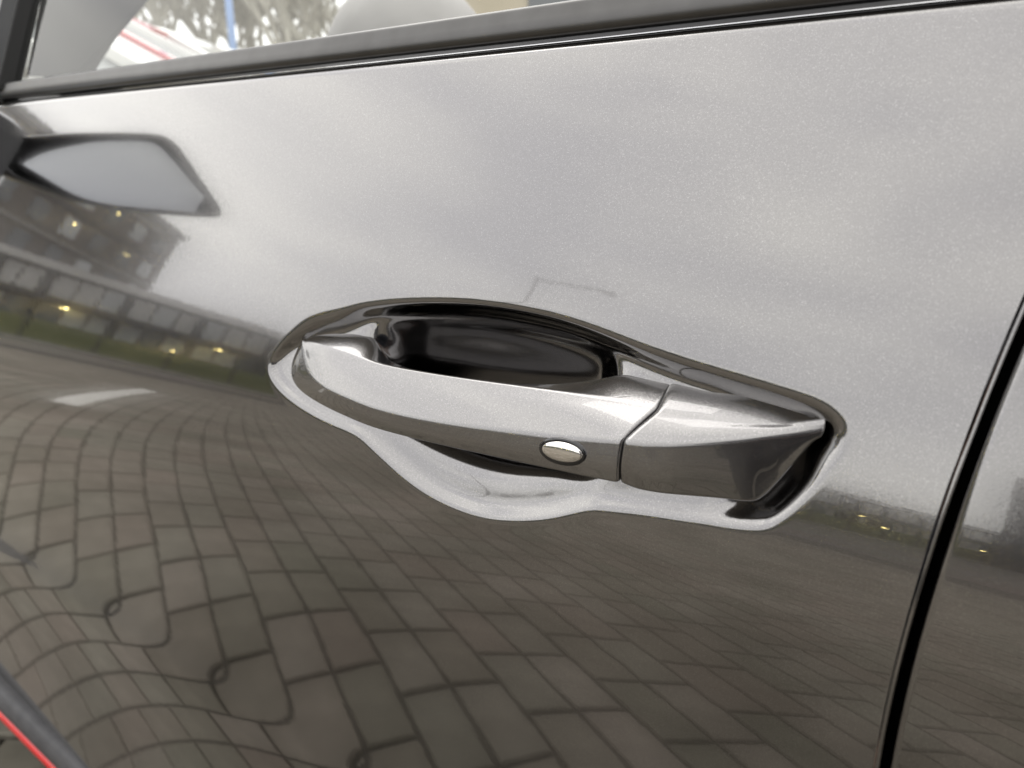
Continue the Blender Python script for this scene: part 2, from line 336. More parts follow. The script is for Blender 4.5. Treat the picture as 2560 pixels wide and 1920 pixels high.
# black backing added behind shut line and doors: keeps gaps dark, stops light leaks
def strip(name, x0, x1, z0, z1, off, m, nx=24, nzz=24, thick=.02, parent=car):
    xs = np.linspace(x0, x1, nx); zz = np.linspace(z0, z1, nzz); X, Z = np.meshgrid(xs, zz, indexing='ij'); Y = y0(X, Z)+off
    P = np.concatenate([np.stack([X, Y, Z], -1).reshape(-1, 3), np.stack([X, Y+thick, Z], -1).reshape(-1, 3)])
    i = np.arange(nx*nzz).reshape(nx, nzz); k = nx*nzz
    F = np.stack([i[:-1,:-1], i[1:,:-1], i[1:,1:], i[:-1,1:]], -1).reshape(-1, 4).tolist()
    F += [[q+k for q in f][::-1] for f in F]
    bd = list(i[:,0])+list(i[-1,1:])+list(i[-2::-1,-1])+list(i[0,-2:0:-1])
    for a, b in zip(bd, bd[1:]+bd[:1]): F.append([int(b), int(a), int(a)+k, int(b)+k])
    return obj(name, P, F, m, parent, False)
strip('door_pillar', .12, .24, .36, ZT+.02, .036, M['black'])
strip('light_block_panel', -1.3, 1.1, .36, ZT-.03, .065, M['black'], thick=.05)
box('underbody', 3.2, 1.55, .16, (-.2, .86, .30), M['black'], car, bev=.02)

# ---- handle: grip and fixed end cap, lofted through their crease lines
def curve(pts, n=160, sm=4.0):
    """pts: (s, px, py, off) -> n points on s in 0..1"""
    s = np.array([p[0] for p in pts]); P = np.array([pix(p[1], p[2], p[3]) for p in pts]); q = np.linspace(0, 1, n)
    # monotone-safe: dense linear then smooth, ends pinned
    D = np.stack([np.interp(q, s, P[:, k]) for k in range(3)], 1)
    Q = spl(s, P, q); Q = .35*D+.65*Q
    out = Q.copy()
    for sg, mask in ((sm, 1.),):
        e1 = 2*Q[0]-Q[1:40][::-1]; e2 = 2*Q[-1]-Q[-40:-1][::-1]
        G = gauss(np.concatenate([e1, Q, e2]), sg, 0)[39:-39]; out = G
    return out
def loft(name, lines, radii, m, parent, bulge=(0,)*6, cap_lo=True, cap_hi=True, capr=.0012):
    n = len(lines[0]); K = len(lines); secs = []
    for i in range(n):
        Pn = [l[i] for l in lines]; sec = []
        cen = sum(Pn)/K
        tang = []
        for k in range(K):
            p, a, b = Pn[k], Pn[k-1], Pn[(k+1) % K]
            da, db = a-p, b-p; la, lb = np.linalg.norm(da)+1e-9, np.linalg.norm(db)+1e-9
            t = min(radii[k], .46*la, .46*lb); tang.append((p+da/la*t, p, p+db/lb*t))
        for k in range(K):
            q0, q1, q2 = tang[k]
            for u in np.linspace(0, 1, 8): sec.append((1-u)**2*q0+2*u*(1-u)*q1+u*u*q2)
            e0, e1 = q2, tang[(k+1) % K][0]
            mid = (Pn[k]+Pn[(k+1) % K])/2-cen; ln = np.linalg.norm(mid)+1e-9
            for u in (.2, .4, .6, .8): sec.append(e0+(e1-e0)*u+mid/ln*bulge[k]*4*u*(1-u)*min(1., np.linalg.norm(e1-e0)/.012))
        secs.append(np.array(sec))
    def capend(secs, rev):
        a = secs[-1] if not rev else secs[0]; b = secs[-4] if not rev else secs[3]
        d = a.mean(0)-b.mean(0); d /= np.linalg.norm(d); c = a.mean(0); add = []
        ln = np.linalg.norm(a-c, axis=1, keepdims=True)+1e-9
        for ang in (30, 60, 90):
            ang = R(ang); rr = min(capr, float(ln.min())*.5)
            add.append(a-(a-c)/ln*rr*(1-math.cos(ang))+d*rr*math.sin(ang))
        return secs+add if not rev else add[::-1]+secs
    if cap_hi: secs = capend(secs, False)
    if cap_lo: secs = capend(secs, True)
    V = np.concatenate(secs); k = len(secs[0]); F = []
    for i in range(len(secs)-1):
        for j in range(k): F.append((i*k+j, i*k+(j+1) % k, (i+1)*k+(j+1) % k, (i+1)*k+j))
    F.append(tuple(range(k))[::-1]); F.append(tuple((len(secs)-1)*k+j for j in range(k)))
    bm = bmesh.new(); vs = [bm.verts.new(p) for p in V]
    for f in F:
        try: bm.faces.new([vs[q] for q in f])
        except ValueError: pass
    bmesh.ops.remove_doubles(bm, verts=bm.verts, dist=1e-6); bmesh.ops.recalc_face_normals(bm, faces=bm.faces)
    o = bmobj(name, bm, m, parent, True)
    return o, secs
gA = curve([(0,657,728,.008),(.05,700,707,.012),(.09,742,701,.0135),(.125,784,705,.0135),(.16,811,732,.011),(.20,832,772,.009),(.26,880,793,.008),(.33,930,806,.008),(.48,1050,824,.008),(.66,1190,829,.008),(.80,1290,817,.008),(.88,1345,806,.009),(1,1449,816,.010)], sm=2.2)
gB = curve([(0,657,732,.004),(.03,678,740,.001),(.09,722,757,-.001),(.22,830,787,-.0025),(.42,1000,815,-.0030),(.68,1200,842,-.0030),(1,1414,879,-.0030)])
gC = curve([(0,653,738,.002),(.025,652,768,-.002),(.055,664,803,-.006),(.10,692,832,-.0095),(.22,800,880,-.013),(.46,1000,920,-.0145),(.74,1200,942,-.0145),(1,1336,951,-.0145)], sm=2.5)
gD = curve([(0,649,740,.004),(.02,636,764,.002),(.045,622,798,.001),(.085,640,841,-.002),(.14,700,880,-.006),(.25,800,924,-.0095),(.47,1000,975,-.0115),(.82,1250,1030,-.012),(1,1327,1045,-.012)], sm=2.5)
def shift(c, dy, dz=0.): c = c.copy(); c[:, 1] += dy; c[:, 2] += dz; return c
ramp = np.clip(np.linspace(0, 1, 160)/.15, .15, 1)
gE = gD.copy(); gE[:, 1] += .014*ramp; gE[:, 2] += .003*ramp
gF = gA.copy(); gF[:, 1] += .005*ramp; gF[:, 2] -= .006*ramp
grip, gsec = loft('handle_grip', [gA, gB, gC, gD, gE, gF], [.002, .0016, .0024, .0020, .003, .002], M['handle_paint'], front_door, (.0, .0006, .0007, 0, 0, 0))
cA = curve([(0,1465,820,.009),(.42,1600,847,.009),(.72,1700,872,.009),(.88,1748,888,.009),(1,1772,899,.008)], sm=3)
cB = curve([(0,1434,883,-.0035),(.25,1520,900,-.002),(.46,1600,908,.0),(.75,1700,912,.0025),(1,1780,902,.0035)], sm=3)
cC = curve([(0,1355,956,-0.0158),(0.25,1450,960,-0.01254),(0.6,1600,949,-0.00555),(0.8,1690,939,-0.00135),(0.95,1760,934,0.00191),(1,1778,930,0.0027)], sm=3)
cD = curve([(0,1347,1048,-0.0112),(0.06,1372,1058,-0.0112),(0.35,1500,1075,-0.00561),(0.55,1590,1084,-0.00141),(0.64,1632,1085,0.00054),(0.71,1660,1066,0.00185),(0.82,1712,1008,0.00267),(0.93,1752,962,0.00314),(1,1769,948,0.00317)], sm=2.)
cr_ = np.clip((1-np.linspace(0, 1, 160))/.1, .15, 1)
cE = cD.copy(); cE[:, 1] += .016*cr_; cE[:, 2] += .002*cr_; cE[:, 0] -= .002*cr_*np.clip((np.linspace(0,1,160)-.6)/.1, 0, 1)
cF = cA.copy(); cF[:, 1] += .005*cr_; cF[:, 2] -= .006*cr_
cap, csec = loft('handle_cap', [cA, cB, cC, cD, cE, cF], [.0022, .0018, .0020, .0018, .003, .002], M['handle_paint'], front_door, (.0, .0006, .0008, 0, 0, 0), capr=.0026)
# dark filler added so the joint between grip and cap reads as shade
mid = [(a[-1]+b[0])/2 for a, b in zip([gA, gB, gC, gD, gE, gF], [cA, cB, cC, cD, cE, cF])]; cen = sum(mid)/6
jl = []
for k, (a, b) in enumerate(zip([gA, gB, gC, gD, gE, gF], [cA, cB, cC, cD, cE, cF])):
    p, q = a[-6], b[5]; sh = lambda v: cen+(v-cen)*1.0
    L_ = np.array([p+(q-p)*t for t in np.linspace(0, 1, 8)]); cc = np.array([sum(z[-6] for z in [gA, gB, gC, gD, gE, gF])/6+(sum(z[5] for z in [cA, cB, cC, cD, cE, cF])-sum(z[-6] for z in [gA, gB, gC, gD, gE, gF]))/6*t for t in np.linspace(0, 1, 8)])
    jl.append(cc+(L_-cc)*.86)
loft('joint_shade_filler', jl, [.002]*6, M['rubber'], front_door, capr=.0005)
# keyless button on the lower facet
def oval_dome(name, c, eu, ev, en, a, b, h, m, parent, rings=10, seg=48, flat=.0, depth=.001):
    V, F = [c+en*h], []
    for i in range(1, rings+1):
        q = i/rings; zz = h*math.sqrt(max(0, 1-q*q)) if not flat else h*(1-max(0, (q-flat)/(1-flat))**2)
        for j in range(seg):
            t = 2*math.pi*j/seg; V.append(c+eu*a*q*math.cos(t)+ev*b*q*math.sin(t)+en*zz)
    for j in range(seg): t = 2*math.pi*j/seg; V.append(c+eu*a*math.cos(t)+ev*b*math.sin(t)-en*depth)
    for j in range(seg): F.append((0, 1+j, 1+(j+1) % seg))
    for i in range(rings):
        for j in range(seg):
            p = 1+i*seg; q = p+seg; F.append((p+j, q+j, q+(j+1) % seg, p+(j+1) % seg))
    return obj(name, V, F, m, parent, True)
def surf_at(px, py):
    d = cf*1923+cr*(px*2560/2212-1280)-cu*(py*2560/2212-960); d = d/np.linalg.norm(d)
    V = np.array([v.co[:] for v in grip.data.vertices]); w = V-CAM; t = w@d; e = np.linalg.norm(w-t[:, None]*d, axis=1)
    i = np.argsort(e)[:40]; i = i[np.argmin(t[i])]; return V[i]
ib = 122
pc, pd = gC[ib], gD[ib]; bc = pc+(pd-pc)*.40
eu = gC[ib+8]+gD[ib+8]-gC[ib-8]-gD[ib-8]; eu /= np.linalg.norm(eu); ev = pc-pd; ev -= eu*(ev@eu); ev /= np.linalg.norm(ev); en = np.cross(eu, ev)
if en[1] > 0: en = -en
bc = bc+en*.0006
button = oval_dome('lock_button', bc, eu, ev, en, .0100, .0042, .0016, M['chrome'], front_door, depth=.002)
oval_dome('button_seal', bc-en*.0002, eu, ev, en, 0.0114, .0055, .0005, M['gloss_black'], button, flat=.9, depth=.002)

# ---- window line: satin moulding over a black weather strip, glass above
def extr(name, prof, xs, m, parent=car, smooth=True, zoff=None, yof=None):
    """profile [(dy, dz)] carried along the window line"""
    V, F = [], []; k = len(prof)
    for x in xs:
        yb = float(y0(x, ZT))
        for dy, dz in prof: V.append((x, yb+dy, ZT+dz))
    for i in range(len(xs)-1):
        for j in range(k): F.append((i*k+j, i*k+(j+1) % k, (i+1)*k+(j+1) % k, (i+1)*k+j))
    F.append(tuple(range(k))); F.append(tuple((len(xs)-1)*k+j for j in range(k))[::-1])
    o = obj(name, V, F, m, parent, smooth)
    bm = bmesh.new(); bm.from_mesh(o.data); bmesh.ops.recalc_face_normals(bm, faces=bm.faces); bm.to_mesh(o.data); bm.free(); return o
xsb = np.linspace(-.98, .1815, 60)
def arcp(cy, cz, r, a0, a1, n=6): return [(cy+r*math.cos(R(a)), cz+r*math.sin(R(a))) for a in np.linspace(a0, a1, n)]
# moulding: bulged outer face, rounded top lip
mprof = [(.0035,.0070)]+[(.0018,.0082)]+[(.0012,.0100),(.0014,.0125),(.0022,.0152),(.0033,.0178)]+arcp(.0062,.0186,.0026,165,20,8)+[(.0095,.0176),(.0095,.0060)]
moulding = extr('belt_moulding', mprof, xsb, M['satin'])
sprof = [(.0050,.0012),(.0046,.0030)]+arcp(.0056,.0040,.0010,190,80,5)+[(.0075,.0048),(.012,.0068),(.012,-.004),(.0060,-.004)]
extr('weather_strip', sprof, xsb, M['gloss_black'], moulding)
xsr = np.linspace(.1875, 1.1, 20)
m2 = extr('rear_belt_moulding', mprof, xsr, M['satin']); extr('weather_strip', sprof, xsr, M['gloss_black'], m2)
def pane(name, x0, x1, parent=car):
    t = math.tan(R(19)); b = .0085; V = []
    for x in np.linspace(x0, x1, 12):
        yb = float(y0(x, ZT))+b
        for k in range(9):
            h = .4*k/8; V.append((x, yb+h*t+.08*h*h, ZT+.012+h))
    F = []
    for i in range(11):
        for j in range(8): F.append((i*9+j, (i+1)*9+j, (i+1)*9+j+1, i*9+j+1))
    return obj(name, V, F, M['glass'], parent, True)
pane('side_window', -.66, .16); pane('rear_side_window', .24, 1.05)
# front window upright (in front of the glass) and the pillar trim behind it
def bar(name, p0, p1, w, d, m, parent=car, bev=.004, up=(0,0,1)):
    p0, p1 = Vector(p0), Vector(p1); ax = (p1-p0); L_ = ax.length; q = ax.to_track_quat('Z', 'Y')
    bm = boxbm(w, d, L_, (0,0,0), bev); bmesh.ops.rotate(bm, verts=bm.verts, cent=(0,0,0), matrix=q.to_matrix()); bmesh.ops.translate(bm, verts=bm.verts, vec=(p0+p1)/2)
    return bmobj(name, bm, m, parent, False)
yb = float(y0(-.66, ZT))
up = bar('window_upright', (-.690, yb+.012, ZT+.005), (-.635, yb+.155, ZT+.42), .060, .03, M['gloss_black'])
bar('window_seal', (-.652, yb+.006, ZT+.012), (-.597, yb+.149, ZT+.42), .012, .016, M['rubber'], up, .002)
def poly_prism(name, pts, ext, m, parent=car):
    V = [tuple(p) for p in pts]+[tuple(np.array(p)+np.array(ext)) for p in pts]; n = len(pts)
    F = [tuple(range(n)), tuple(range(2*n-1, n-1, -1))]+[(i, (i+1) % n, (i+1) % n+n, i+n) for i in range(n)]
    o = obj(name, V, F, m, parent); bm = bmesh.new(); bm.from_mesh(o.data); bmesh.ops.recalc_face_normals(bm, faces=bm.faces)
    bmesh.ops.bevel(bm, geom=bm.edges[:], offset=.003, segments=2, affect='EDGES'); bm.to_mesh(o.data); bm.free(); return o
def dirpt(px, py, dist):
    """a point seen at (px,py) of the photo, dist metres away"""
    d = cf*1923+cr*(px-1280)-cu*(py-960); d = d/np.linalg.norm(d); return CAM+d*dist

tp = [(60,195),(128,192),(160,140),(200,82),(272,0),(430,-190),(130,-190)]
poly_prism('pillar_trim', [dirpt(a, b, .93+.0004*(a-60)) for a, b in tp], (-.02, .05, .0), M['trim'])

# ---- door mirror (shows as a reflection in the door skin)
XM = -.70
mo = [(.0541,1.0006),(.042,1.0115),(.0119,1.037),(-.0358,1.0745),(-.0700,1.0975),(-.0800,1.1000),(-.0958,1.0978),(-.1352,1.0795),(-.1690,1.0630),(-.1755,1.0560),(-.1720,1.0485),(-.1221,1.0217),(-.0738,.9993),(-.0244,.9807),(.0104,.9745),(.0422,.9745)]
MO = closed_curve(np.array(mo), 96); MC = MO.mean(0)
V, F = [], []; steps = [(0., 1.0), (-.004, 1.012), (-.02, 1.0), (-.05, .93), (-.08, .80), (-.10, .60), (-.112, .3)]
rings = [[(XM-.03, *(MC+(p-MC)*.90)) for p in MO], [(XM+.002, *(MC+(p-MC)*.93)) for p in MO], [(XM+.004, *(MC+(p-MC)*.955)) for p in MO], [(XM+.006, *(MC+(p-MC)*.985)) for p in MO]]+[[(XM+dx, *(MC+(p-MC)*s)) for p in MO] for dx, s in steps]
for r_ in rings: V += r_
k = len(MO)
for i in range(len(rings)-1):
    for j in range(k): F.append((i*k+j, i*k+(j+1) % k, (i+1)*k+(j+1) % k, (i+1)*k+j))
F.append(tuple((len(rings)-1)*k+j for j in range(k)))
mirror = obj('door_mirror', V, F, M['gloss_black'], car, True)
bm = bmesh.new(); bm.from_mesh(mirror.data); bmesh.ops.recalc_face_normals(bm, faces=bm.faces); bm.to_mesh(mirror.data); bm.free()
MG = closed_curve(np.array([(.0235,.9935),(.0150,1.0098),(-.0004,1.0295),(-.0326,1.0625),(-.0650,1.0865),(-.0750,1.0890),(-.0856,1.0876),(-.1151,1.0762),(-.1400,1.0645),(-.1450,1.0600),(-.1440,1.0400),(-.1400,1.0365),(-.0918,1.0117),(-.0416,.9903),(-.0070,.9885),(.0180,.9900)]), 90); gc = MG.mean(0)
lx = lambda p: XM-.002-.16*(p[1]-gc[1])-.16*(p[0]-gc[0])
V = [(lx(gc), *gc)]+[(lx(p), *p) for p in MG]+[(lx(p)-.004, *p) for p in MG]
n = len(MG); F = [(0, 1+j, 1+(j+1) % n) for j in range(n)]+[(1+j, 1+n+j, 1+n+(j+1) % n, 1+(j+1) % n) for j in range(n)]
obj('mirror_lens', V, F, M['mirror'], mirror)
fy = float(y0(-.68, .99))
foot = box('mirror_foot', .12, .07, .085, (-.745, fy-.001, .982), M['gloss_black'], mirror, bev=.018)

# ---- sill cladding, red accent and front of the sill
def clad(name, prof, xs, m, parent, label=None):
    V, F = [], []; k = len(prof)
    for x in xs:
        for dy, z in prof: V.append((x, dy+CLY, z))
    for i in range(len(xs)-1):
        for j in range(k): F.append((i*k+j, i*k+(j+1) % k, (i+1)*k+(j+1) % k, (i+1)*k+j))
    F.append(tuple(range(k))); F.append(tuple((len(xs)-1)*k+j for j in range(k))[::-1])
    o = obj(name, V, F, m, parent, True); bm = bmesh.new(); bm.from_mesh(o.data); bmesh.ops.recalc_face_normals(bm, faces=bm.faces); bm.to_mesh(o.data); bm.free()
    return o
CLY = 0.
xsc = np.linspace(-1.3, 1.1, 40)
CZ = .348
yc = float(y0(-.6, CZ))
cp = [(yc+.004, CZ+.003), (yc-.003, CZ+.004), (yc-.007, CZ+.001), (yc-.011, CZ-.007), (yc-.012, CZ-.014), (yc-.011, CZ-.019), (yc+.02, CZ-.022), (yc+.03, CZ-.01)]
cladding = clad('sill_cladding', cp, xsc, M['clad'], car)
rp_ = [(yc-.008, CZ-.0215), (yc-.0125, CZ-.024), (yc-.0130, CZ-.030), (yc-.009, CZ-.033), (yc+.02, CZ-.033), (yc+.02, CZ-.024)]
clad('red_accent_strip', rp_, xsc, M['red'], cladding)

# ---- cabin, seen through the side window
box('dashboard', .84, 1.40, .10, (-.84, .83, .975), M['dash'], car, bev=.035)
bm = bmesh.new(); bmesh.ops.create_uvsphere(bm, u_segments=48, v_segments=32, radius=1)
for v in bm.verts:                                    # rounded hood: dome above, straight skirt below, flat against the dashboard
    q = max(-1., min(1., v.co.z)); 
    if q < 0: k2 = (1-q*q)**-.5 if q > -.98 else 1.; v.co.x *= min(k2, 4)*1.04; v.co.y *= min(k2, 4)*1.04
bmesh.ops.scale(bm, vec=(.095, .118, .12), verts=bm.verts); c_ = dirpt(1030, 110, 1.02); bmesh.ops.translate(bm, verts=bm.verts, vec=(c_[0], c_[1], c_[2]-.045))
bmobj('instrument_hood', bm, M['cowl'], car, True)

# ================================================================== GROUND
PHI = R(302.62); E1 = np.array([math.cos(PHI), math.sin(PHI)]); E2 = np.array([-E1[1], E1[0]]); ORG = np.array([-1.2137, -.3934])
def gp(i, j): return ORG+.2*(i*E1+j*E2)
bm = bmesh.new(); bmesh.ops.create_grid(bm, x_segments=1, y_segments=1, size=400)
def ground_nodes(nt, b):
    N, L = nt.nodes, nt.links
    t = N.new('ShaderNodeTexCoord'); mpn = N.new('ShaderNodeMapping'); mpn.inputs['Rotation'].default_value = (0, 0, -math.atan2(E2[1], E2[0])); L.new(t.outputs['Object'], mpn.inputs['Vector'])
    br = N.new('ShaderNodeTexBrick'); br.inputs['Scale'].default_value = 5; br.inputs['Brick Width'].default_value = 1.; br.inputs['Row Height'].default_value = .5
    br.inputs['Mortar Size'].default_value = .02; br.inputs['Color1'].default_value = (.17,.155,.135,1); br.inputs['Color2'].default_value = (.215,.195,.172,1); br.inputs['Mortar'].default_value = (.07,.06,.05,1)
    L.new(mpn.outputs['Vector'], br.inputs['Vector'])
    n = N.new('ShaderNodeTexNoise'); n.inputs['Scale'].default_value = .6; n.inputs['Detail'].default_value = 6; L.new(t.outputs['Object'], n.inputs['Vector'])
    mxn = N.new('ShaderNodeMix'); mxn.data_type = 'RGBA'; mxn.blend_type = 'MULTIPLY'; mxn.inputs['Factor'].default_value = .5
    L.new(br.outputs['Color'], mxn.inputs['A']); L.new(n.outputs['Color'], mxn.inputs['B']); L.new(mxn.outputs['Result'], b.inputs['Base Color'])
M['ground'] = mat('far_paving', (.3,.28,.25), .9, build=ground_nodes, spec=.25)
ground = bmobj('ground', bm, M['ground'], None, kind='structure'); ground.location.z = -.03
bed = obj('paver_bed', [(-13,-9,-.012),(4,-9,-.012),(4,3,-.012),(-13,3,-.012)], [(0,1,2,3)], M['joint'], ground); bed.location.z = .03
# pavers: pairs of long blocks side by side, neighbouring pairs half a block apart
pl, pw, bv, ph = .1885, .0905, .004, .03
def paver_vf(cx, cy):
    ux, uy = E2; vx, vy = E1; out = []
    for zz, ins in ((-.028, 0), (-.004, 0), (0., bv)):
        for sa, sb in ((-1,-1), (1,-1), (1,1), (-1,1)):
            a, b = sa*(pl/2-ins), sb*(pw/2-ins); out.append((cx+ux*a+vx*b, cy+uy*a+vy*b, zz))
    return out
PF = [(8,9,10,11)]+[(r_*4+i, r_*4+(i+1) % 4, (r_+1)*4+(i+1) % 4, (r_+1)*4+i) for r_ in (0, 1) for i in range(4)]
pm = mesh('paver', paver_vf(0, 0), PF); pm.materials.append(M['paver'])
bmx = bmesh.new(); bmx.from_mesh(pm); bmesh.ops.recalc_face_normals(bmx, faces=bmx.faces); bmx.to_mesh(pm); bmx.free()
spots = []
for i in range(-60, 70):
    for j in range(-80, 40):
        for h in (.25, .75):
            jo = .5 if i % 2 == 0 else 0.
            c = gp(i+h, j+jo+.5)
            if -11 < c[0] < 2.5 and -7.5 < c[1] < 1.2: spots.append((c[0], c[1]))
foc = np.array([-.8, -.55]); spots.sort(key=lambda c: (c[0]-foc[0])**2*.7+(c[1]-foc[1])**2*1.3)
for c in spots[:300]:
    o = bpy.data.objects.new('paver', pm); COL.objects.link(o); o.parent = ground
    o.location = (c[0]+random.uniform(-.001,.001), c[1]+random.uniform(-.001,.001), .03+random.uniform(-.0015,.0015)); o.rotation_euler = (random.uniform(-.004,.004), random.uniform(-.004,.004), random.uniform(-.006,.006))
V, F, tone = [], [], []
base = np.array(paver_vf(0, 0))
for k_, c in enumerate(spots[300:]):
    o_ = len(V); dz = random.uniform(-.0015, .0015)
    V += [(p[0]+c[0], p[1]+c[1], p[2]+dz) for p in base]; F += [tuple(q+o_ for q in f) for f in PF]; tone += [random.random()]*12
field = obj('paver_field', V, F, M['paver'], ground, kind='stuff'); field.location.z = .03
at = field.data.attributes.new('tone', 'FLOAT', 'POINT'); at.data.foreach_set('value', tone)
bmx = bmesh.new(); bmx.from_mesh(field.data); bmesh.ops.recalc_face_normals(bmx, faces=bmx.faces); bmx.to_mesh(field.data); bmx.free()
# painted parking line, along the blocks
a0, a1 = np.array([-3.45,-1.12]), np.array([-6.6,-3.13])
dv = (a1-a0)/np.linalg.norm(a1-a0); nv = np.array([-dv[1], dv[0]])*.06
obj('parking_line', [(*(a0+nv), .004), (*(a0-nv), .004), (*(a1-nv), .004), (*(a1+nv), .004)], [(0,1,2,3)], M['white_line'], None, kind='structure')

# ================================================================== BUILDINGS across the yard (mirrored in the paint)
# facade frame: u along the front (E1), v away from the car
FO = np.array([-17.5, -9.2]); FU = E1; FV = -E2; FANG = math.atan2(FU[1], FU[0])
kerb = empty('kerb', (0, 0, 0), kind='structure')
FR = Matrix.Rotation(FANG, 3, 'Z')
def fb(name, u0, u1, v0, v1, z0, z1, m, parent, bev=0.):
    c = FO+FU*(u0+u1)/2+FV*(v0+v1)/2
    return box(name, u1-u0, v1-v0, z1-z0, (c[0], c[1], (z0+z1)/2), m, parent, bev, FR.to_4x4().to_3x3())
kerb_me = None
for i in range(22):
    fb('kerb_stone', -16+2.5*i, -16+2.5*i+2.48, -.2, 0, -.03, .13, M['kerb'], kerb, .015)
lawn = fb('lawn', -16, 39, 0, 1.6, -.03, .10, M['lawn'], None); lawn['kind'] = 'structure'
fence = empty('green_panel_fence', (*(FO+FV*.9), 0), label='low green panelled fence with small yellow lamps along the lawn', category='fence')
shop = empty('shop_building', (*(FO+FV*12), 0), label='long low shop front with pale window bays behind the green fence', category='building')
bpy.context.view_layer.update()
def fp(par, *a):
    o = fb(*a, None)
    o.parent = par; o.matrix_parent_inverse = par.matrix_world.inverted(); return o
u = -14.
b_ = 0
while u < 37:
    fp(fence, 'panel', u+.06, u+1.44, .88, .98, .12, .95+.03*(b_ % 2), M['green'])
    fp(fence, 'post', u-.05, u+.05, .84, 1.02, .1, 1.02, M['dark_facade'])
    if b_ % 3 == 0: fp(fence, 'lamp', u-.05, u+.05, .88, .98, 1.03, 1.10, M['lamp'])
    u += 1.5; b_ += 1
fp(shop, 'wall', -22, 45, 12.3, 20, 0, 3.6, M['brick']); fp(shop, 'parapet', -22.2, 45.2, 11.9, 20.2, 3.603, 3.95, M['white_wall'])
fp(shop, 'canopy', -22, 45, 11.2, 12.3, 2.05, 2.25, M['dark_facade'])
u = -22.; b_ = 0
while u < 44:
    for q in range(3):
        fp(shop, 'window', u+.22+q*.80, u+.92+q*.80, 12.2, 12.34, 2.40, 3.45, M['white_wall'] if (b_+q) % 4 else M['win_pale'])
        fp(shop, 'window', u+.22+q*.80, u+.92+q*.80, 12.2, 12.34, .9, 1.95, M['win'] if (b_*2+q) % 3 == 0 else M['win_pale'])
    fp(shop, 'pier', u-.12, u+.14 if b_ % 5 else u+1.2, 12.0, 12.4, 0, 3.6, M['dark_facade'])
    if b_ % 2 == 0: fp(shop, 'ceiling_lamp', u+1.0, u+1.12, 11.7, 11.82, 1.9, 2.0, M['lamp'])
    u += 2.6; b_ += 1
# taller block to the left; its front comes closer towards the left
def pol(az, d): return np.array([-math.sin(R(az))*d, -math.cos(R(az))*d])
T0, T1 = pol(66.3, 66), pol(82, 47); TU = (T1-T0)/np.linalg.norm(T1-T0); TL = np.linalg.norm(T1-T0); TV = np.array([TU[1], -TU[0]])
if TV@(-T0) > 0: TV = -TV
TA = math.atan2(TU[1], TU[0]); TR_ = Matrix.Rotation(TA, 3, 'Z'); TH = 12.8
tower = empty('apartment_block', (*T0, 0), label='tall brown apartment block with many windows, some lit, mirrored at the left', category='building')
bpy.context.view_layer.update()
def tb(name, u0, u1, v0, v1, z0, z1, m, par=tower):
    c = T0+TU*(u0+u1)/2+TV*(v0+v1)/2
    o = box(name, u1-u0, v1-v0, z1-z0, (c[0], c[1], (z0+z1)/2), m, None, 0., TR_)
    o.parent = par; o.matrix_parent_inverse = par.matrix_world.inverted(); return o
tb('wall', 0, TL+8, 0, 12, 0, TH, M['brick']); tb('roof_edge', -.3, TL+8.3, -.3, 12.2, TH+.003, TH+.5, M['dark_facade'])
fl = 0
for z in np.arange(1.2, TH-1.5, 2.35):
    tb('storey_band', -.05, TL+8, -.12, .0, z+1.62, z+1.9, M['dark_facade'] if fl % 2 else M['kerb'])
    for q, uu in enumerate(np.arange(1.2, TL+6, 3.0)):
        lit = random.random() < .22
        w = tb('window', uu, uu+1.5, -.06, .1, z, z+1.35, M['win_pale'] if random.random() < .45 else M['win'])
        if lit:
            tb('ceiling_lamp', uu+.55, uu+.75, -.085, -.065, z+.95, z+1.06, M['lamp'])
    fl += 1
# dark block at the right, behind the shop row
dk = empty('office_block', (1.5, -34, 0), label='dark low office block beyond the yard behind the shop row', category='building')
bpy.context.view_layer.update()
def db(name, x0, x1, y0_, y1, z0, z1, m):
    o = box(name, x1-x0, y1-y0_, z1-z0, ((x0+x1)/2, (y0_+y1)/2, (z0+z1)/2), m, None); o.parent = dk; o.matrix_parent_inverse = dk.matrix_world.inverted(); return o
db('wall', -3.5, 16, -40, -30, 0, 6.2, M['dark_facade'])
for z in (1.2, 3.8):
    for x in np.arange(-2.5, 15, 2.4): db('window', x, x+1.5, -30, -29.93, z, z+1.4, M['win'])

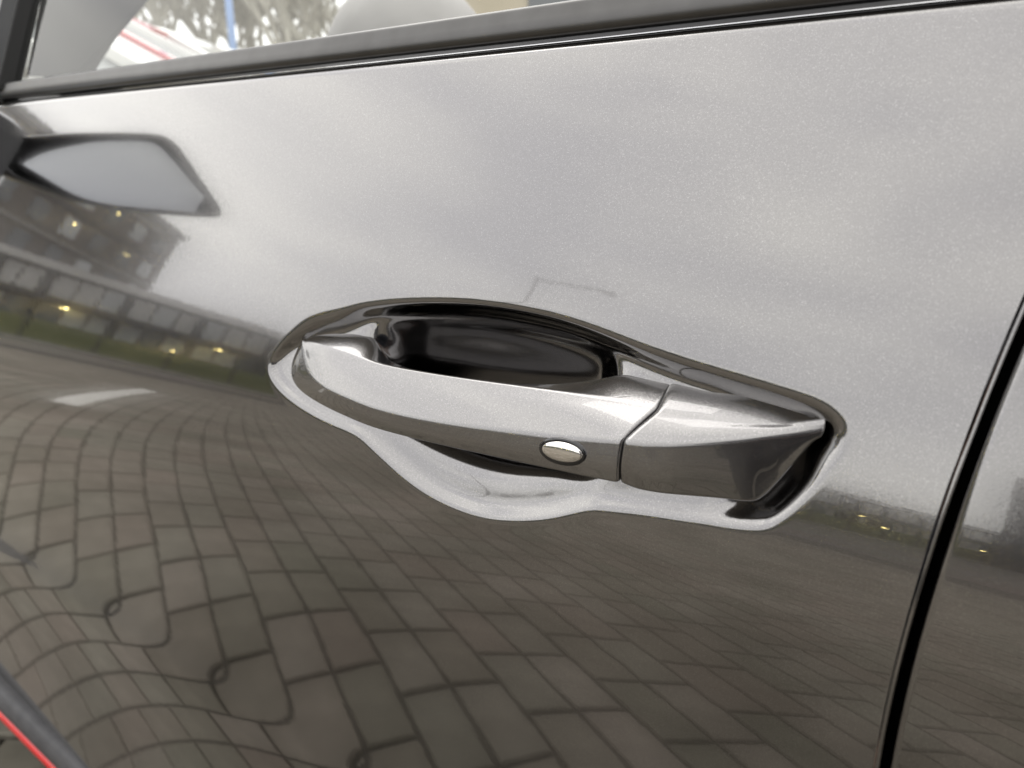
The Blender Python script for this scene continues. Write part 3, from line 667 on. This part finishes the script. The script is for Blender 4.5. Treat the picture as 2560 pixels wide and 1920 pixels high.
# ================================================================== BACKGROUND seen through the cabin
def make_car(name, m, loc, rz, label, L_=4.3, Wd=1.78, Hh=1.50):
    root = empty(name, (0,0,0), label=label, category='car', group='cars parked in front')
    hw = Wd/2
    # body: sections from nose (x=0) to tail (x=L)
    st = [(0,.38,.62,.70),(.08,.30,.72,.86),(.5,.24,.86,.96),(1.0,.22,.95,1.0),(1.4,.22,.99,1.0),(2.2,.22,1.0,1.0),(3.2,.22,1.02,1.0),(3.9,.24,1.03,.97),(4.2,.34,.98,.88),(4.3,.45,.85,.76)]
    sec = []
    for x, z0, z1, wf in st:
        w = hw*wf; x = x*L_/4.3; sec.append([(x,-w*.86,z0),(x,-w,z0+.12),(x,-w*1.0,(z0+z1)/2),(x,-w*.97,z1-.06),(x,-w*.88,z1),(x,0,z1+.02),(x,w*.88,z1),(x,w*.97,z1-.06),(x,w,(z0+z1)/2),(x,w,z0+.12),(x,w*.86,z0)])
    V = [p for s in sec for p in s]; k = 11; F = []
    for i in range(len(sec)-1):
        for j in range(k): F.append((i*k+j, i*k+(j+1) % k, (i+1)*k+(j+1) % k, (i+1)*k+j))
    F += [tuple(range(k)), tuple((len(sec)-1)*k+j for j in range(k))[::-1]]
    def fin(o):
        bmm = bmesh.new(); bmm.from_mesh(o.data); bmesh.ops.recalc_face_normals(bmm, faces=bmm.faces); bmm.to_mesh(o.data); bmm.free(); return o
    fin(obj('body', V, F, m, root, True))
    # greenhouse: glass core, roof and pillars
    b = [(1.25,1.0,.80),(2.0,Hh-.10,.66),(2.35,Hh,.63),(3.2,Hh-.02,.63),(3.75,Hh-.16,.64),(4.12,1.02,.74)]
    V = []; 
    for x, z, w in b: V += [(x*L_/4.3, -hw*w/.8*.80, z), (x*L_/4.3, hw*w, z)]
    g = [(1.25,1.0,.82),(2.0,Hh-.11,.66),(3.75,Hh-.17,.66),(4.12,1.0,.80)]
    V = []
    for x, z, w in g: V += [(x*L_/4.3, -hw*w, z), (x*L_/4.3, hw*w, z)]
    V += [(2.0*L_/4.3, -hw*.86, 1.0), (2.0*L_/4.3, hw*.86, 1.0), (3.75*L_/4.3, -hw*.86, 1.0), (3.75*L_/4.3, hw*.86, 1.0)]
    F = [(0,1,3,2),(2,3,5,4),(4,5,7,6),(0,2,8),(1,9,3),(2,4,10,8),(3,9,11,5),(4,6,10),(5,11,7)]
    fin(obj('windows', V, F, M['win_pale'], root))
    rf = [(1.98,Hh-.09,.67),(2.2,Hh-.02,.66),(2.7,Hh+.01,.655),(3.2,Hh-.01,.655),(3.78,Hh-.14,.67)]
    V = []
    for x, z, w in rf: V += [(x*L_/4.3,-hw*w,z-.02),(x*L_/4.3,-hw*w*.9,z+.02),(x*L_/4.3,0,z+.045),(x*L_/4.3,hw*w*.9,z+.02),(x*L_/4.3,hw*w,z-.02),(x*L_/4.3,0,z-.03)]
    F = []
    for i in range(4):
        for j in range(6): F.append((i*6+j, i*6+(j+1) % 6, (i+1)*6+(j+1) % 6, (i+1)*6+j))
    F += [tuple(range(6)), tuple(24+j for j in range(6))[::-1]]
    fin(obj('roof', V, F, m, root, True))
    for s in (-1, 1):
        for p, q in (((1.22,.83,1.0),(2.0,.67,Hh-.09)), ((2.85,.865,1.0),(2.9,.66,Hh-.02)), ((4.1,.80,1.0),(3.76,.67,Hh-.16))):
            bar('pillar', (p[0]*L_/4.3, s*hw*p[1], p[2]), (q[0]*L_/4.3, s*hw*q[1], q[2]), .07, .05, m, root, .01)
        for x in (.85, 3.5):
            bmm = bmesh.new(); bmesh.ops.create_cone(bmm, cap_ends=True, segments=28, radius1=.32, radius2=.32, depth=.21)
            bmesh.ops.bevel(bmm, geom=[e_ for e_ in bmm.edges if abs(e_.verts[0].co.z-e_.verts[1].co.z) < 1e-5], offset=.03, segments=2, affect='EDGES')
            bmesh.ops.rotate(bmm, verts=bmm.verts, cent=(0,0,0), matrix=Matrix.Rotation(R(90), 3, 'X')); bmesh.ops.translate(bmm, verts=bmm.verts, vec=(x*L_/4.3, s*(hw-.11), .32))
            wh = bmobj('wheel', bmm, M['tyre'], root)
            bmm = bmesh.new(); bmesh.ops.create_cone(bmm, cap_ends=True, segments=24, radius1=.20, radius2=.20, depth=.02)
            bmesh.ops.rotate(bmm, verts=bmm.verts, cent=(0,0,0), matrix=Matrix.Rotation(R(90), 3, 'X')); bmesh.ops.translate(bmm, verts=bmm.verts, vec=(x*L_/4.3, s*(hw-.001), .32))
            bmobj('rim', bmm, M['alloy'], wh)
        bmobj('headlight', boxbm(.16, .30, .12, (.16, s*hw*.62, .70), .03), M['win_pale'], root)
        bmobj('side_mirror', boxbm(.12, .17, .12, (1.55, s*(hw+.07), 1.05), .03), m, root)
    root.scale = (1.27, 1.27, 1.27); return root
def groundpt(px, py, d):
    p = dirpt(px, py, 1.0)-CAM; h = p[:2]/np.linalg.norm(p[:2]); return CAM[:2]+h*d
CARS = [('car_white', 200, 5.2, 'white car nearest behind the side window, left of the red one'), ('car_red', 380, 6.2, 'red car parked between white cars behind the side window'),
        ('car_white', 560, 7.4, 'white car beyond the red car, seen over the window line'), ('car_silver', 720, 8.8, 'silver car farthest along the row behind the window')]
for mname, px, d, lab in CARS:
    p = groundpt(px, 100, d); o = make_car('neighbour_car', M[mname], (0, 0), 0, lab); hd = R(37+180)
    # heading across the picture, nose to the right
    o.rotation_euler = (0, 0, hd); off = Matrix.Rotation(hd, 2) @ Vector((2.4, 0)); o.location = (p[0]-off[0], p[1]-off[1], 0)

def tree(name, loc, h, label, nb=260):
    root = empty(name, (*loc, 0), label=label, category='tree', group='bare trees behind the cars')
    bmm = bmesh.new()
    def limb(bmm, p, d, L_, r, lvl):
        q = p+d*L_; z = d.to_track_quat('Z', 'Y').to_matrix(); n = 5 if lvl else 7
        a = [bmm.verts.new(p+z @ Vector((r*math.cos(t*2*math.pi/n), r*math.sin(t*2*math.pi/n), 0))) for t in range(n)]
        b = [bmm.verts.new(q+z @ Vector((r*.62*math.cos(t*2*math.pi/n), r*.62*math.sin(t*2*math.pi/n), 0))) for t in range(n)]
        for t in range(n): bmm.faces.new((a[t], a[(t+1) % n], b[(t+1) % n], b[t]))
        return q
    p = Vector((0,0,0)); d = Vector((.03,.02,1)).normalized(); tips = []
    tr = bmesh.new(); q = limb(tr, p, d, h*.3, h*.022, 0); bmobj('trunk', tr, M['bark'], root, True)
    st = [(q, d, h*.24, h*.014, 1)]
    while st:
        p, d, L_, r, lv = st.pop()
        for _ in range(4 if lv < 3 else 8):
            nd = (d+Vector((random.uniform(-.8,.8), random.uniform(-.8,.8), random.uniform(-.15,.6)))).normalized(); e_ = limb(bmm, p, nd, L_*random.uniform(.7,1.1), r, lv)
            if lv < 4: st.append((e_, nd, L_*.72, r*.55, lv+1))
    bmobj('crown', bmm, M['twig'], root); return root
k_ = 0
for px, d, h, lab in ((250, 52, 15, 'bare tree behind the white car at the far left'), (380, 44, 14, 'bare tree directly behind the red car'), (470, 60, 17, 'tall bare tree just left of the blue post'), (540, 47, 13, 'low bare tree close beside the blue post'),
        (640, 50, 15, 'bare tree just right of the blue post'), (720, 42, 14, 'bare tree behind the silver car'), (800, 58, 17, 'tall bare tree left of the pale hood'), (880, 46, 15, 'bare tree behind the pale hood'), (1120, 55, 16, 'bare tree in front of the beige house'), (310, 62, 18, 'tall pale tree between the white and the red car'), (600, 66, 18, 'tall pale tree rising behind the blue post'), (760, 66, 18, 'tall pale tree between the silver car and the hood'), (980, 62, 17, 'pale tree at the right of the hood')):
    tree('bare_tree', groundpt(px, 60, d), h, lab)
pp = groundpt(575, 40, 12); bmm = bmesh.new(); bmesh.ops.create_cone(bmm, cap_ends=True, segments=20, radius1=.055, radius2=.045, depth=4.5); bmesh.ops.translate(bmm, verts=bmm.verts, vec=(0, 0, 2.25))
post = empty('blue_post', (*pp, 0), label='blue post standing among the trees behind the cars', category='post'); bmobj('shaft', bmm, M['blue'], post, True)
bmobj('base', boxbm(.3, .3, .08, (0, 0, .04), .01), M['kerb'], post)
hp = groundpt(1330, 20, 22); hr = math.atan2(*(cr[:2][::-1])); house = empty('beige_house', (*hp, 0), hr, label='pale beige house wall beyond the cabin at the top', category='house')
bmobj('wall', boxbm(11, 8, 7, (1.2, 4, 3.5)), M['beige'], house)
for x in (-2.5, 0.5, 3.5): bmobj('window', boxbm(1.2, .1, 1.5, (x, -.02, 5.2)), M['win'], house)
bmobj('roof', boxbm(11.8, 8.8, .35, (1.2, 4, 7.18)), M['brick'], house)

# ================================================================== PHOTOGRAPHER (mirrored in the handle cap and button)
PB = np.array([.45, -.68]); bf = np.array([-.30, .954, 0]); br_ = np.array([.954, .30, 0])
def bp(r_, f_, z): return np.array([PB[0], PB[1], 0])+br_*r_+bf*f_+np.array([0, 0, z])
person = empty('person', (PB[0], PB[1], 0), label='person in dark jacket standing at the door, holding a phone in both hands', category='person')
bpy.context.view_layer.update()
PC_ = CAM-cf*.036+cr*.066-cu*.022
def skin(name, V, E_, Rr, m, parent, root=0, sub=2):
    me = bpy.data.meshes.new(name); me.from_pydata([tuple(v) for v in V], E_, []); me.materials.append(m)
    o = bpy.data.objects.new(name, me); COL.objects.link(o); o.parent = parent; o.matrix_parent_inverse = parent.matrix_world.inverted()
    md = o.modifiers.new('skin', 'SKIN'); md.use_smooth_shade = True
    for i_, r_ in enumerate(Rr): me.skin_vertices[0].data[i_].radius = (r_, r_) if np.isscalar(r_) else r_
    me.skin_vertices[0].data[root].use_root = True
    sd_ = o.modifiers.new('sub', 'SUBSURF'); sd_.levels = sub; sd_.render_levels = sub
    return o
V, E_, Rr = [], [], []
def add(p, r_, par=None):
    V.append(np.array(p)); Rr.append(r_)
    if par is not None: E_.append((par, len(V)-1))
    return len(V)-1
pel = add(bp(0, 0, .96), .13); wa = add(bp(0, .03, 1.10), .12, pel); ch = add(bp(0, .07, 1.28), .145, wa); nb_ = add(bp(0, .10, 1.43), .075, ch); nk = add(bp(0, .13, 1.50), .055, nb_)
hd0 = add(bp(0, .17, 1.57), .075, nk); hd1 = add(bp(0, .175, 1.65), .092, hd0); hd2 = add(bp(0, .15, 1.73), .07, hd1)
nose = add(bp(0, .285, 1.615), .016, hd0)
arms = {}
for sd_ in (-1, 1):
    sh_ = add(bp(sd_*.18, .08, 1.39), .065, ch); el_ = add(bp(sd_*.25, .10, 1.10), .046, sh_)
    ax_, bx2, ex_ = (cr, cu, .079) if sd_ > 0 else (-cu, -cr, .039)      # right hand on the end, left hand under the phone
    HC = PC_+ax_*ex_+(cr*.015 if sd_ < 0 else 0)
    wr = add(HC+ax_*.04-cf*.05-bx2*.02, .028, el_); pa = add(HC+ax_*.016-cf*.02-bx2*.008, .024, wr)
    arms[sd_] = (sh_, el_, wr)
    for k in range(4):
        b0 = HC+ax_*.009+bx2*(-.03+.019*k); f1 = add(b0+cf*.008, .0088, pa); f2 = add(b0+cf*.020-ax_*.012, .0082, f1); add(b0+cf*.017-ax_*.034*(1-.12*abs(k-1.5)), .0072, f2)
    t1 = add(HC+ax_*.001-cf*.018+bx2*.012, .0105, pa); add(HC-ax_*.027-cf*.014+bx2*.018, .009, t1)
    hp_ = add(bp(sd_*.09, 0, .90), .095, pel); kn = add(bp(sd_*.11, .02, .50), .062, hp_); an = add(bp(sd_*.12, -.02, .09), .042, kn); add(bp(sd_*.13, .14, .04), .036, an)
skin('body', V, E_, Rr, M['skin'], person)
BV = V
# jacket, trousers and hair over the body
V, E_, Rr = [], [], []
pel = add(bp(0, 0, .90), .165); wa = add(bp(0, .03, 1.10), .15, pel); ch = add(bp(0, .07, 1.28), .172, wa); add(bp(0, .10, 1.44), .095, ch)
for sd_ in (-1, 1):
    a_, b_, c_ = arms[sd_]; q1 = add(BV[a_], .088, ch); q2 = add(BV[b_], .066, q1); add(BV[c_]+(BV[b_]-BV[c_])*.12, .044, q2)
skin('jacket', V, E_, Rr, M['jacket'], person)
V, E_, Rr = [], [], []
pel = add(bp(0, 0, .93), .14)
for sd_ in (-1, 1):
    q1 = add(bp(sd_*.09, 0, .84), .108, pel); q2 = add(bp(sd_*.11, .02, .50), .078, q1); add(bp(sd_*.12, -.02, .10), .062, q2)
skin('trousers', V, E_, Rr, M['jeans'], person)
V, E_, Rr = [], [], []
h0 = add(bp(0, .10, 1.62), .085); h1 = add(bp(0, .12, 1.72), .092, h0); add(bp(0, .19, 1.76), .06, h1)
skin('hair', V, E_, Rr, M['hair'], person)
for sd_ in (-1, 1):
    V, E_, Rr = [], [], []
    a_ = add(bp(sd_*.12, -.04, .05), .05); add(bp(sd_*.13, .17, .04), .045, a_); skin('shoe', V, E_, Rr, M['tyre'], person)
ph_ = empty('phone', tuple(PC_), label='dark phone held sideways in front of the door', category='phone'); ph_.rotation_mode = 'QUATERNION'
ph_.rotation_quaternion = cam.matrix_world.to_quaternion()
bmobj('case', boxbm(.158, .077, .009, (0, 0, 0), .004, 3), M['phone'], ph_, True)
bmobj('camera_bump', boxbm(.030, .034, .003, (-.060, .018, -.006), .001), M['gloss_black'], ph_)

# street lamp across the yard (its thin mirror image crosses the door)
lp = pol(42.3, 27); lamp = empty('street_lamp', (*lp, 0), label='tall thin street lamp with one long arm across the yard', category='street lamp')
bmm = bmesh.new(); bmesh.ops.create_cone(bmm, cap_ends=True, segments=14, radius1=.11, radius2=.06, depth=9.6); bmesh.ops.translate(bmm, verts=bmm.verts, vec=(0, 0, 4.8)); bmobj('pole', bmm, M['dark_facade'], lamp, True)
av = np.array([.74, -.67]); bar('arm', (0, 0, 9.5), (av[0]*2.4, av[1]*2.4, 9.9), .07, .07, M['dark_facade'], lamp, .01)
bmobj('lamp_head', boxbm(.7, .22, .12, (av[0]*2.6, av[1]*2.6, 9.9), .04, 2, Matrix.Rotation(math.atan2(av[1], av[0]), 3, 'Z')), M['kerb'], lamp)
